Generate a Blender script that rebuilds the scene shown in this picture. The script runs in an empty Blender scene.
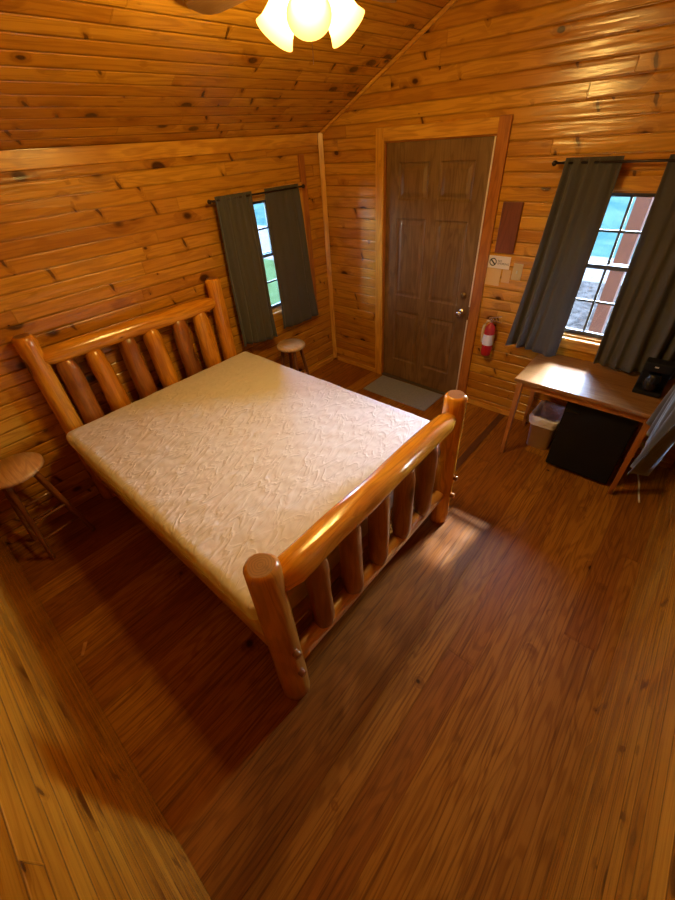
import bpy, bmesh, math, random
from math import sin, cos, pi, sqrt
from mathutils import Vector, Matrix, noise

sc = bpy.context.scene
COL = sc.collection

# ------------------------------------------------------------------ camera
F_PX = 381.64
CAM = Vector((2.939, -3.173, 2.063))
RX = Vector((0.75569573, 0.65214766, -0.06022785))
RU = Vector((-0.3760146, 0.507328, 0.77539108))
RF = Vector((-0.53622475, 0.56331318, -0.62860264))
cd = bpy.data.cameras.new('camera')
cam = bpy.data.objects.new('camera', cd)
COL.objects.link(cam)
m3 = Matrix((RX, RU, -RF)).transposed()
cam.matrix_world = Matrix.Translation(CAM) @ m3.to_4x4()
cd.sensor_fit = 'VERTICAL'
cd.sensor_height = 36
cd.lens = F_PX * 36 / 900
cd.clip_start = 0.02
cd.clip_end = 300
sc.camera = cam

# ------------------------------------------------------------------ world, sun, exposure
world = bpy.data.worlds.new('world')
sc.world = world
world.use_nodes = True
nt = world.node_tree
bg = nt.nodes['Background']
sky = nt.nodes.new('ShaderNodeTexSky')
sky.sky_type = 'NISHITA'
sky.sun_disc = False
sky.sun_elevation = math.radians(41)
sky.sun_rotation = math.radians(20)
sky.air_density = 1.0
sky.dust_density = 1.5
tint = nt.nodes.new('ShaderNodeMix'); tint.data_type = 'RGBA'; tint.blend_type = 'MULTIPLY'
tint.inputs['Factor'].default_value = 1.0
tint.inputs[7].default_value = (0.80, 0.96, 1.22, 1)
nt.links.new(sky.outputs[0], tint.inputs[6])
nt.links.new(tint.outputs[2], bg.inputs[0])
bg.inputs[1].default_value = 13.5

sd = bpy.data.lights.new('sun', 'SUN')
sd.energy = 11.0
sd.angle = math.radians(2.0)
sd.color = (1.0, 0.93, 0.82)
sun = bpy.data.objects.new('sun', sd)
COL.objects.link(sun)
sun.rotation_euler = Vector((-0.10, -1.12, -1.0)).to_track_quat('-Z', 'Y').to_euler()

LAMP_W = 24.0
LAMP_COL = (1.0, 0.645, 0.17)
SHADE_EMIT = 8.0
EXPO = 0.0

vs = sc.view_settings
vs.view_transform = 'Standard'
vs.look = 'None'
vs.exposure = EXPO
vs.gamma = 1.0
vs.use_curve_mapping = False
sc.cycles.use_denoising = True
sc.cycles.max_bounces = 8
sc.cycles.diffuse_bounces = 4
sc.cycles.glossy_bounces = 4
sc.cycles.transparent_max_bounces = 8
sc.cycles.sample_clamp_indirect = 6.0
sc.cycles.caustics_reflective = False
sc.cycles.caustics_refractive = False

# ------------------------------------------------------------------ room sizes
W, D, HE, SL = 3.34, 3.51, 2.127, 0.477
XR = W / 2
HR = HE + SL * XR
T = 0.12
WA = dict(a0=-0.96, a1=-0.36, z0=0.82, z1=1.73)      # window in wall A  (x=0), range along y
WB = dict(a0=2.17, a1=2.77, z0=0.82, z1=1.73)        # window in wall B  (y=0), range along x
WC = dict(a0=-1.10, a1=-0.50, z0=0.82, z1=1.73)      # window in wall C  (x=W)
DR = dict(a0=0.69, a1=1.61, z1=2.04)

def portal(name, loc, rot, sx, sy):
    l = bpy.data.lights.new(name, 'AREA')
    l.shape = 'RECTANGLE'; l.size = sx; l.size_y = sy
    l.cycles.is_portal = True
    o = bpy.data.objects.new(name, l); COL.objects.link(o)
    o.location = loc; o.rotation_euler = rot
portal('daylight_portal', (-0.10, -0.66, 1.275), (pi/2, 0, -pi/2), 0.6, 0.91)
portal('daylight_portal', (2.47, 0.10, 1.275), (-pi/2, 0, 0), 0.6, 0.91)
portal('daylight_portal', (W + 0.10, -0.80, 1.275), (pi/2, 0, pi/2), 0.6, 0.91)

# ------------------------------------------------------------------ node helpers
class NG:
    def __init__(s, name):
        s.m = bpy.data.materials.new(name); s.m.use_nodes = True
        s.t = s.m.node_tree; s.b = s.t.nodes['Principled BSDF']; s.out = s.t.nodes['Material Output']
    def n(s, typ, **kw):
        x = s.t.nodes.new(typ)
        for k, v in kw.items(): setattr(x, k, v)
        return x
    def l(s, a, b): s.t.links.new(a, b)
    def put(s, inp, v):
        if isinstance(v, bpy.types.NodeSocket): s.l(v, inp)
        else: inp.default_value = v
    def math(s, op, a, b=0.0, c=None, clamp=False):
        x = s.n('ShaderNodeMath', operation=op, use_clamp=clamp)
        s.put(x.inputs[0], a); s.put(x.inputs[1], b)
        if c is not None: s.put(x.inputs[2], c)
        return x.outputs[0]
    def vec(s, x, y, z=0.0):
        v = s.n('ShaderNodeCombineXYZ')
        s.put(v.inputs[0], x); s.put(v.inputs[1], y); s.put(v.inputs[2], z)
        return v.outputs[0]
    def noise(s, v, scale, detail=3.0, rough=0.55, dist=0.0):
        x = s.n('ShaderNodeTexNoise')
        s.l(v, x.inputs['Vector']); x.inputs['Scale'].default_value = scale
        x.inputs['Detail'].default_value = detail; x.inputs['Roughness'].default_value = rough
        x.inputs['Distortion'].default_value = dist
        return x.outputs['Fac']
    def smooth(s, v, a, b, c=0.0, d=1.0):
        x = s.n('ShaderNodeMapRange', interpolation_type='SMOOTHSTEP')
        s.put(x.inputs[0], v)
        for i, q in enumerate((a, b, c, d)): x.inputs[i + 1].default_value = q
        return x.outputs[0]
    def mix(s, f, a, b, blend='MIX'):
        x = s.n('ShaderNodeMix', data_type='RGBA', blend_type=blend)
        s.put(x.inputs['Factor'], f)
        for i, q in ((6, a), (7, b)):
            if isinstance(q, bpy.types.NodeSocket): s.l(q, x.inputs[i])
            else: x.inputs[i].default_value = (*q, 1)
        return x.outputs[2]
    def bump(s, h, dist, strength=1.0, prev=None):
        x = s.n('ShaderNodeBump'); s.l(h, x.inputs['Height'])
        x.inputs['Distance'].default_value = dist; x.inputs['Strength'].default_value = strength
        if prev is not None: s.l(prev, x.inputs['Normal'])
        return x.outputs[0]

def board_mat(name, ua, va, c1, c2, dark, bw=0.083, seg=2.6, rough=0.27, knots=1.0, vscale=1.0,
              groove=0.009, gdepth=0.004, grain=1.0, coat=0.4, seed=0.0, fig=0.0, cup=0.0):
    """tongue and groove boards running along axis ua, stacked along axis va (object space)"""
    g = NG(name)
    tc = g.n('ShaderNodeTexCoord'); sp = g.n('ShaderNodeSeparateXYZ')
    g.l(tc.outputs['Object'], sp.inputs[0])
    u = sp.outputs['XYZ'.index(ua)]; v0 = sp.outputs['XYZ'.index(va)]
    v = g.math('MULTIPLY', v0, vscale / bw)
    row = g.math('FLOOR', v)
    fr = g.math('SUBTRACT', v, row)
    r1 = g.n('ShaderNodeTexWhiteNoise', noise_dimensions='1D'); g.l(g.math('ADD', row, 17.3 + seed), r1.inputs['W'])
    us = g.math('ADD', g.math('DIVIDE', u, seg), g.math('MULTIPLY', r1.outputs['Value'], 7.0))
    sg = g.math('FLOOR', us); usf = g.math('SUBTRACT', us, sg)
    r2 = g.n('ShaderNodeTexWhiteNoise', noise_dimensions='2D'); g.l(g.vec(row, sg), r2.inputs['Vector'])
    rnd = r2.outputs['Value']
    off = g.math('MULTIPLY', rnd, 31.0)
    # knots
    kv = g.vec(g.math('ADD', g.math('MULTIPLY', u, 4.2), off), g.math('ADD', g.math('MULTIPLY', v, 0.55), g.math('ADD', off, g.math('MULTIPLY', u, 0.5))), seed)
    vo = g.n('ShaderNodeTexVoronoi', feature='F1'); g.l(kv, vo.inputs['Vector']); vo.inputs['Scale'].default_value = 1.0
    vo.inputs['Randomness'].default_value = 1.0
    kd = vo.outputs['Distance']
    vr = g.n('ShaderNodeTexWhiteNoise', noise_dimensions='3D'); g.l(vo.outputs['Position'], vr.inputs['Vector'])
    size = g.math('MULTIPLY', g.math('POWER', vr.outputs['Value'], 1.35), 0.215 * knots)
    kq = g.math('DIVIDE', kd, g.math('ADD', size, 0.012))
    kmask = g.smooth(kq, 0.75, 1.25, 1.0, 0.0)
    kring = g.smooth(kq, 1.0, 3.0, 1.0, 0.0)
    # spike knots lying across the grain
    sv_ = g.vec(g.math('ADD', g.math('MULTIPLY', u, 3.4), g.math('MULTIPLY', off, 0.37)), g.math('ADD', g.math('MULTIPLY', v, 0.42), off), seed + 9.0)
    v2 = g.n('ShaderNodeTexVoronoi', feature='F1'); v2.inputs['Scale'].default_value = 1.0
    g.l(sv_, v2.inputs['Vector'])
    df = g.n('ShaderNodeVectorMath', operation='SUBTRACT'); g.l(sv_, df.inputs[0]); g.l(v2.outputs['Position'], df.inputs[1])
    ds = g.n('ShaderNodeSeparateXYZ'); g.l(df.outputs[0], ds.inputs[0])
    jit = g.noise(g.vec(g.math('MULTIPLY', u, 14.0), g.math('MULTIPLY', v, 1.5)), 1.0, 2.0)
    du = g.math('DIVIDE', g.math('ADD', ds.outputs[0], g.math('ADD', g.math('MULTIPLY', ds.outputs[1], 0.22), g.math('MULTIPLY', g.math('SUBTRACT', jit, 0.5), 0.10))), 0.036)
    dv = g.math('DIVIDE', ds.outputs[1], 0.21)
    de = g.math('SQRT', g.math('ADD', g.math('MULTIPLY', du, du), g.math('MULTIPLY', dv, dv)))
    r3 = g.n('ShaderNodeTexWhiteNoise', noise_dimensions='3D'); g.l(v2.outputs['Position'], r3.inputs['Vector'])
    on = g.math('GREATER_THAN', r3.outputs['Value'], 1.0 - (0.30 if cup else 0.0) * knots)
    spike = g.math('MULTIPLY', g.smooth(de, 0.6, 1.15, 1.0, 0.0), on)
    shalo = g.math('MULTIPLY', g.smooth(de, 0.8, 3.0, 1.0, 0.0), on)
    kmask = g.math('MAXIMUM', kmask, g.math('MULTIPLY', spike, 0.85))
    kring = g.math('MAXIMUM', kring, g.math('MULTIPLY', shalo, 0.8))
    # grain
    warp = g.math('MULTIPLY', kring, 0.35)
    gv = g.vec(g.math('ADD', g.math('MULTIPLY', u, 1.1), off), g.math('ADD', g.math('MULTIPLY', v, 1.0), g.math('ADD', warp, off)), rnd)
    big = g.noise(gv, 1.3, 2.0, 0.5, 0.3)
    rings = g.math('SINE', g.math('ADD', g.math('MULTIPLY', big, 34.0 + 26 * fig), g.math('MULTIPLY', kring, 5.0)))
    rings = g.smooth(rings, -0.2, 1.0)
    fv = g.vec(g.math('ADD', g.math('MULTIPLY', u, 5.0), off), g.math('MULTIPLY', v0, 130.0), rnd)
    fine = g.noise(fv, 1.0, 3.0, 0.6)
    base = g.mix(rnd, c1, c2)
    base = g.mix(g.math('MULTIPLY', rings, 0.26 * grain), base, dark)
    base = g.mix(g.math('MULTIPLY', g.smooth(fine, 0.45, 0.75), 0.26 * grain), base, dark)
    if fig > 0:
        sv = g.vec(g.math('ADD', g.math('MULTIPLY', u, 2.6), off), g.math('MULTIPLY', v0, 115.0), g.math('ADD', rnd, 3.0))
        st = g.smooth(g.noise(sv, 1.0, 2.0, 0.6, 0.15), 0.48, 0.68)
        base = g.mix(g.math('MULTIPLY', st, 0.6 * fig), base, tuple(x * 0.5 for x in dark))
    base = g.mix(g.math('MULTIPLY', kring, 0.45), base, dark)
    kdark = tuple(x * 0.22 for x in dark)
    base = g.mix(g.math('MULTIPLY', kmask, 0.9), base, kdark)
    # grooves
    edge = g.math('MINIMUM', fr, g.math('SUBTRACT', 1.0, fr))
    gw = groove / bw
    gm = g.smooth(edge, gw * 0.05, gw, 1.0, 0.0)
    ee = g.math('MINIMUM', usf, g.math('SUBTRACT', 1.0, usf))
    em = g.smooth(ee, 0.0006, 0.0016, 1.0, 0.0)
    gg = g.math('MAXIMUM', gm, g.math('MULTIPLY', em, 0.6))
    base = g.mix(g.math('MULTIPLY', g.math('POWER', gg, 2.0), 0.34), base, kdark)
    g.l(base, g.b.inputs['Base Color'])
    h = g.math('SUBTRACT', 1.0, gg)
    if cup:   # slightly rounded faces
        h = g.math('SUBTRACT', h, g.math('MULTIPLY', g.math('POWER', g.math('ABSOLUTE', g.math('SUBTRACT', fr, 0.5)), 2.0), cup))
    nb = g.bump(h, gdepth)
    nb = g.bump(fine, 0.0006, 1.0, nb)
    tilt = g.noise(g.vec(g.math('MULTIPLY', u, 1.2), g.math('MULTIPLY', v, 0.9), rnd), 1.5, 2.0)
    nb = g.bump(tilt, 0.006, 1.0, nb)
    g.l(nb, g.b.inputs['Normal'])
    g.b.inputs['Roughness'].default_value = rough
    g.b.inputs['Coat Weight'].default_value = coat
    g.b.inputs['Coat Roughness'].default_value = 0.16
    g.l(nb, g.b.inputs['Coat Normal'])
    return g.m

def wood_uv(name, c1, c2, dark, rough=0.3, coat=0.3, knots=1.0, stretch=1.0, grainamt=1.0):
    g = NG(name)
    uv = g.n('ShaderNodeUVMap'); sp = g.n('ShaderNodeSeparateXYZ'); g.l(uv.outputs[0], sp.inputs[0])
    oi = g.n('ShaderNodeObjectInfo')
    u, v = sp.outputs[0], sp.outputs[1]
    off = g.math('MULTIPLY', oi.outputs['Random'], 40.0)
    kv = g.vec(g.math('ADD', g.math('MULTIPLY', u, 3.2), off), g.math('MULTIPLY', v, 9.0), off)
    vo = g.n('ShaderNodeTexVoronoi', feature='F1'); g.l(kv, vo.inputs['Vector']); vo.inputs['Scale'].default_value = 1.0
    kd = vo.outputs['Distance']
    vr = g.n('ShaderNodeTexWhiteNoise', noise_dimensions='3D'); g.l(vo.outputs['Position'], vr.inputs['Vector'])
    size = g.math('MULTIPLY', g.math('POWER', vr.outputs['Value'], 2.0), 0.2 * knots)
    kq = g.math('DIVIDE', kd, g.math('ADD', size, 0.01))
    kmask = g.smooth(kq, 0.7, 1.3, 1.0, 0.0); kring = g.smooth(kq, 1.0, 3.2, 1.0, 0.0)
    gv = g.vec(g.math('ADD', g.math('MULTIPLY', u, 1.2 * stretch), off), g.math('ADD', g.math('MULTIPLY', v, 9.0), g.math('MULTIPLY', kring, 0.4)), off)
    big = g.noise(gv, 1.3, 2.0, 0.5, 0.4)
    rings = g.smooth(g.math('SINE', g.math('MULTIPLY', big, 40.0)), -0.2, 1.0)
    fine = g.noise(g.vec(g.math('MULTIPLY', u, 6.0), g.math('MULTIPLY', v, 140.0), off), 1.0, 3.0, 0.6)
    blot = g.noise(g.vec(g.math('MULTIPLY', u, 2.0), g.math('MULTIPLY', v, 6.0), off), 1.2, 2.0)
    base = g.mix(g.smooth(blot, 0.35, 0.65), c1, c2)
    base = g.mix(g.math('MULTIPLY', rings, 0.35 * grainamt), base, dark)
    base = g.mix(g.math('MULTIPLY', g.smooth(fine, 0.45, 0.75), 0.4 * grainamt), base, dark)
    base = g.mix(g.math('MULTIPLY', kring, 0.4 * min(1, knots)), base, dark)
    base = g.mix(g.math('MULTIPLY', kmask, 0.85 * min(1, knots)), base, tuple(x * 0.3 for x in dark))
    g.l(base, g.b.inputs['Base Color'])
    nb = g.bump(fine, 0.0005); g.l(nb, g.b.inputs['Normal'])
    g.b.inputs['Roughness'].default_value = rough
    g.b.inputs['Coat Weight'].default_value = coat; g.b.inputs['Coat Roughness'].default_value = 0.12
    return g.m

def plain(name, col, rough=0.5, metal=0.0, spec=0.5, var=0.12, scale=8.0, bump=0.0, coat=0.0):
    g = NG(name)
    tc = g.n('ShaderNodeTexCoord')
    nz = g.noise(tc.outputs['Object'], scale, 4.0)
    c = g.mix(nz, tuple(x * (1 - var) for x in col), tuple(min(1, x * (1 + var)) for x in col))
    g.l(c, g.b.inputs['Base Color'])
    g.b.inputs['Roughness'].default_value = rough; g.b.inputs['Metallic'].default_value = metal
    g.b.inputs['Specular IOR Level'].default_value = spec
    g.b.inputs['Coat Weight'].default_value = coat
    if bump: g.l(g.bump(nz, bump), g.b.inputs['Normal'])
    return g.m

def end_grain(name, c, dark):
    g = NG(name)
    uv = g.n('ShaderNodeUVMap'); ln = g.n('ShaderNodeVectorMath', operation='LENGTH'); g.l(uv.outputs[0], ln.inputs[0])
    nz = g.noise(uv.outputs[0], 14.0, 3.0)
    r = g.math('SINE', g.math('ADD', g.math('MULTIPLY', ln.outputs['Value'], 650.0), g.math('MULTIPLY', nz, 16.0)))
    c0 = g.mix(g.math('MULTIPLY', g.smooth(r, -0.5, 1.0), 0.35), c, dark)
    c0 = g.mix(g.smooth(nz, 0.55, 0.75, 0, 0.6), c0, dark)
    g.l(c0, g.b.inputs['Base Color']); g.b.inputs['Roughness'].default_value = 0.4
    return g.m

PINE1, PINE2, PINED = (0.68, 0.335, 0.028), (0.50, 0.205, 0.014), (0.20, 0.052, 0.004)
M = {}
M['wallA'] = board_mat('pine_boards_headboard_wall', 'Y', 'Z', PINE1, PINE2, PINED, seed=1, cup=0.6)
M['wallB'] = board_mat('pine_boards_door_wall', 'X', 'Z', PINE1, PINE2, PINED, seed=2, cup=0.6)
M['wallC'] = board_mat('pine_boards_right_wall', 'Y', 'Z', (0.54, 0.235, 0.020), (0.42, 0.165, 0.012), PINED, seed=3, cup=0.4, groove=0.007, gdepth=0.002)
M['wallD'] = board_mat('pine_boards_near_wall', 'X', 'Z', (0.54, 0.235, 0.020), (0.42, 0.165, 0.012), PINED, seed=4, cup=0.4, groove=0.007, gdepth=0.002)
M['ceil'] = board_mat('pine_boards_ceiling', 'Y', 'X', PINE1, PINE2, PINED, seed=5, vscale=sqrt(1 + SL * SL), cup=0.6)
M['floor'] = board_mat('varnished_wood_floor', 'Y', 'X', (0.42, 0.175, 0.016), (0.27, 0.085, 0.007), (0.12, 0.026, 0.002),
                       bw=0.142, seg=9.0, rough=0.44, knots=0.45, groove=0.003, gdepth=0.0012, grain=1.3, fig=0.9, coat=0.0, seed=6)
M['floor'].node_tree.nodes['Principled BSDF'].inputs['Specular IOR Level'].default_value = 0.22
M['trim'] = wood_uv('pine_trim', (0.76, 0.40, 0.05), (0.64, 0.30, 0.03), (0.33, 0.10, 0.01), knots=0.4)
M['trim_red'] = wood_uv('red_stained_trim', (0.48, 0.17, 0.025), (0.38, 0.12, 0.015), (0.16, 0.035, 0.008), knots=0.3)
M['log'] = wood_uv('honey_pine_log', (0.74, 0.34, 0.025), (0.60, 0.23, 0.015), (0.28, 0.075, 0.006), rough=0.22, coat=0.5)
M['log_shaded'] = wood_uv('shaded_pine_log', (0.52, 0.22, 0.022), (0.40, 0.14, 0.012), (0.20, 0.05, 0.005), rough=0.28, coat=0.4)  # log colour darkened to carry the shade on the near foot post
M['log_dark'] = wood_uv('brown_pine_log', (0.36, 0.13, 0.018), (0.25, 0.075, 0.010), (0.12, 0.030, 0.004), rough=0.3, coat=0.35)
M['log_end'] = end_grain('log_end_grain', (0.30, 0.13, 0.035), (0.12, 0.04, 0.010))
M['rail'] = wood_uv('pale_pine_rail', (0.66, 0.36, 0.12), (0.56, 0.27, 0.075), (0.30, 0.11, 0.03), rough=0.35, coat=0.2)
M['desk'] = wood_uv('desk_top_varnish', (0.36, 0.18, 0.055), (0.28, 0.13, 0.035), (0.16, 0.06, 0.016), rough=0.34, coat=0.0, knots=0.6)
M['desk'].node_tree.nodes['Principled BSDF'].inputs['Specular IOR Level'].default_value = 0.35
M['deskleg'] = wood_uv('desk_leg_wood', (0.50, 0.20, 0.05), (0.42, 0.15, 0.035), (0.2, 0.06, 0.012), rough=0.3)
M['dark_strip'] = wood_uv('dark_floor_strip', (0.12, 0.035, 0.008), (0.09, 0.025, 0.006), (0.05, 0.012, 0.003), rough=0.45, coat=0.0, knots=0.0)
M['stool'] = wood_uv('stool_wood', (0.66, 0.38, 0.12), (0.56, 0.29, 0.08), (0.32, 0.12, 0.03), rough=0.28, coat=0.8, knots=0.3)
M['stool_glare'] = wood_uv('glare_lightened_stool_wood', (0.74, 0.56, 0.36), (0.68, 0.50, 0.30), (0.45, 0.27, 0.12), rough=0.28, coat=0.8, knots=0.1)  # stool wood lightened: window glare on the seat put into the colour
M['stool_leg'] = wood_uv('stool_leg_wood', (0.30, 0.12, 0.04), (0.22, 0.08, 0.025), (0.10, 0.03, 0.01), rough=0.4, knots=0.2)
M['door'] = wood_uv('brown_grained_door', (0.235, 0.135, 0.050), (0.19, 0.10, 0.034), (0.085, 0.038, 0.011), rough=0.38, coat=0.1, knots=0.0, grainamt=1.2)
M['blade'] = wood_uv('fan_blade_wood', (0.22, 0.12, 0.05), (0.16, 0.08, 0.03), (0.08, 0.035, 0.012), rough=0.3, knots=0.0)
M['plaque'] = wood_uv('dark_red_plaque', (0.20, 0.05, 0.018), (0.15, 0.035, 0.012), (0.07, 0.015, 0.006), rough=0.4, knots=0.2)
M['black'] = plain('black_plastic', (0.008, 0.008, 0.009), 0.6, var=0.2, spec=0.25)
M['blackgloss'] = plain('black_gloss', (0.012, 0.012, 0.013), 0.25)
M['white'] = plain('white_plastic', (0.72, 0.70, 0.68), 0.45)
M['bin'] = plain('pale_grey_plastic', (0.88, 0.86, 0.92), 0.4)
M['liner'] = plain('crumpled_white_liner', (0.74, 0.72, 0.78), 0.35, bump=0.02, scale=24)
M['chrome'] = plain('satin_nickel', (0.75, 0.70, 0.62), 0.2, 1.0)
M['brass'] = plain('antique_brass', (0.35, 0.20, 0.08), 0.3, 1.0)
M['darkmetal'] = plain('dark_rod_metal', (0.05, 0.035, 0.03), 0.4, 0.8)
M['red'] = plain('red_enamel', (0.42, 0.012, 0.015), 0.2, coat=0.6, var=0.04)
M['muntin'] = plain('dark_window_frame', (0.055, 0.06, 0.065), 0.45)
M['paper'] = plain('white_paper', (0.78, 0.72, 0.70), 0.7, var=0.04)
M['tanpaper'] = plain('tan_paper', (0.70, 0.46, 0.20), 0.7, var=0.08)
M['ink'] = plain('dark_ink', (0.02, 0.018, 0.02), 0.7)
M['rubber'] = plain('threshold_metal', (0.10, 0.07, 0.05), 0.5)
M['stripping'] = plain('pale_weatherstrip', (0.85, 0.75, 0.65), 0.4)
M['hose'] = plain('cream_hose', (0.60, 0.46, 0.24), 0.4)

# mattress cloth
g = NG('white_fitted_sheet')
tc = g.n('ShaderNodeTexCoord'); sp = g.n('ShaderNodeSeparateXYZ'); g.l(tc.outputs['Object'], sp.inputs[0])
wv = g.vec(g.math('ADD', g.math('MULTIPLY', sp.outputs[0], 9.0), g.math('MULTIPLY', sp.outputs[1], 2.0)),
           g.math('ADD', g.math('MULTIPLY', sp.outputs[1], 3.0), g.math('MULTIPLY', sp.outputs[0], -2.0)))
n1 = g.noise(wv, 1.9, 2.0, 0.5, 0.6)
cre = g.math('SUBTRACT', 1.0, g.math('ABSOLUTE', g.math('MULTIPLY', g.math('SUBTRACT', n1, 0.5), 9.0)), clamp=True)
n2 = g.noise(tc.outputs['Object'], 4.0, 3.0)
wx = g.math('SINE', g.math('ADD', g.math('MULTIPLY', sp.outputs[0], 62.0), g.math('MULTIPLY', n2, 12.0)))
wy = g.math('SINE', g.math('ADD', g.math('MULTIPLY', sp.outputs[1], 62.0), g.math('MULTIPLY', n2, 14.0)))
quilt = g.math('MULTIPLY', g.math('MULTIPLY', wx, wy), 0.5)
hh = g.math('ADD', g.math('MULTIPLY', cre, 0.5), g.math('MULTIPLY', quilt, 0.22))
hh = g.math('ADD', hh, g.math('MULTIPLY', n2, 1.2))
g.l(g.bump(hh, 0.0055), g.b.inputs['Normal'])
g.b.inputs['Base Color'].default_value = (0.71, 0.69, 0.73, 1)
g.b.inputs['Roughness'].default_value = 0.62
g.b.inputs['Sheen Weight'].default_value = 0.25
M['sheet'] = g.m
M['tanfabric'] = plain('tan_box_fabric', (0.56, 0.40, 0.22), 0.75, scale=40, bump=0.002)

# curtain cloth
g = NG('charcoal_curtain_cloth')
tc = g.n('ShaderNodeTexCoord')
nz = g.noise(tc.outputs['Object'], 3.0, 3.0); nf = g.noise(tc.outputs['Object'], 320.0, 2.0)
c = g.mix(nz, (0.060, 0.055, 0.050), (0.078, 0.072, 0.065))
g.l(c, g.b.inputs['Base Color']); g.b.inputs['Roughness'].default_value = 0.85
g.b.inputs['Sheen Weight'].default_value = 0.2
tr = g.n('ShaderNodeBsdfTranslucent'); tr.inputs[0].default_value = (0.10, 0.11, 0.12, 1)
mx = g.n('ShaderNodeMixShader'); mx.inputs[0].default_value = 0.04
g.l(g.b.outputs[0], mx.inputs[1]); g.l(tr.outputs[0], mx.inputs[2]); g.l(mx.outputs[0], g.out.inputs[0])
M['curtain'] = g.m

# clear glass pane: fresnel mix of gloss and transparency
g = NG('window_glass')
gl = g.n('ShaderNodeBsdfGlossy'); gl.inputs['Roughness'].default_value = 0.02
tp = g.n('ShaderNodeBsdfTransparent'); tp.inputs[0].default_value = (0.95, 0.98, 0.97, 1)
fr = g.n('ShaderNodeFresnel'); fr.inputs[0].default_value = 1.45
mx = g.n('ShaderNodeMixShader'); g.l(fr.outputs[0], mx.inputs[0]); g.l(tp.outputs[0], mx.inputs[1]); g.l(gl.outputs[0], mx.inputs[2])
g.l(mx.outputs[0], g.out.inputs[0])
M['glass'] = g.m

# lit frosted glass shade
g = NG('lit_frosted_shade')
em = g.n('ShaderNodeEmission'); em.inputs[0].default_value = (1.0, 0.70, 0.22, 1); em.inputs[1].default_value = SHADE_EMIT
tr = g.n('ShaderNodeBsdfTranslucent'); tr.inputs[0].default_value = (0.95, 0.75, 0.4, 1)
ad = g.n('ShaderNodeAddShader'); g.l(em.outputs[0], ad.inputs[0]); g.l(tr.outputs[0], ad.inputs[1]); g.l(ad.outputs[0], g.out.inputs[0])
lw = g.n('ShaderNodeUVMap'); sp = g.n('ShaderNodeSeparateXYZ'); g.l(lw.outputs[0], sp.inputs[0])
# the thin rim of the glass glows less than the belly next to the bulb
st = g.smooth(sp.outputs[0], 0.0, 0.13, 1.0, 0.12)
g.l(g.math('MULTIPLY', st, SHADE_EMIT), em.inputs[1])
M['shade'] = g.m
g = NG('glowing_bulb'); g.b.inputs['Emission Color'].default_value = (1, 0.8, 0.42, 1); g.b.inputs['Emission Strength'].default_value = 14.0
M['bulb'] = g.m

# mat
g = NG('blue_grey_ribbed_mat')
tc = g.n('ShaderNodeTexCoord'); sp = g.n('ShaderNodeSeparateXYZ'); g.l(tc.outputs['Object'], sp.inputs[0])
rb = g.math('SINE', g.math('MULTIPLY', sp.outputs[1], 420.0))
nz = g.noise(tc.outputs['Object'], 60.0, 3.0)
g.l(g.mix(nz, (0.22, 0.23, 0.33), (0.36, 0.37, 0.48)), g.b.inputs['Base Color'])
g.l(g.bump(g.math('ADD', rb, nz), 0.002), g.b.inputs['Normal']); g.b.inputs['Roughness'].default_value = 0.9
M['mat'] = g.m

# outdoors
def ground_mat(name, c1, c2, scale, bump=0.0, rough=0.9):
    g = NG(name); tc = g.n('ShaderNodeTexCoord')
    a = g.noise(tc.outputs['Object'], scale, 5.0, 0.7)
    g.l(g.mix(g.smooth(a, 0.35, 0.65), c1, c2), g.b.inputs['Base Color'])
    g.b.inputs['Roughness'].default_value = rough
    g.b.inputs['Specular IOR Level'].default_value = 0.0
    return g.m
M['grass'] = ground_mat('lawn_grass', (0.010, 0.017, 0.005), (0.016, 0.025, 0.010), 2.5)
M['gravel'] = ground_mat('grey_gravel', (0.007, 0.006, 0.005), (0.024, 0.021, 0.018), 9.0)
M['sand'] = ground_mat('pale_sand_shore', (0.034, 0.032, 0.030), (0.044, 0.042, 0.040), 1.2)
M['lake'] = ground_mat('lake_water', (0.0065, 0.017, 0.015), (0.014, 0.026, 0.024), 0.5, rough=0.6)
M['bark'] = plain('weathered_porch_wood', (0.035, 0.020, 0.016), 0.7, spec=0.0)
M['deck'] = plain('porch_deck_wood', (0.30, 0.22, 0.18), 0.7)

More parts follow.
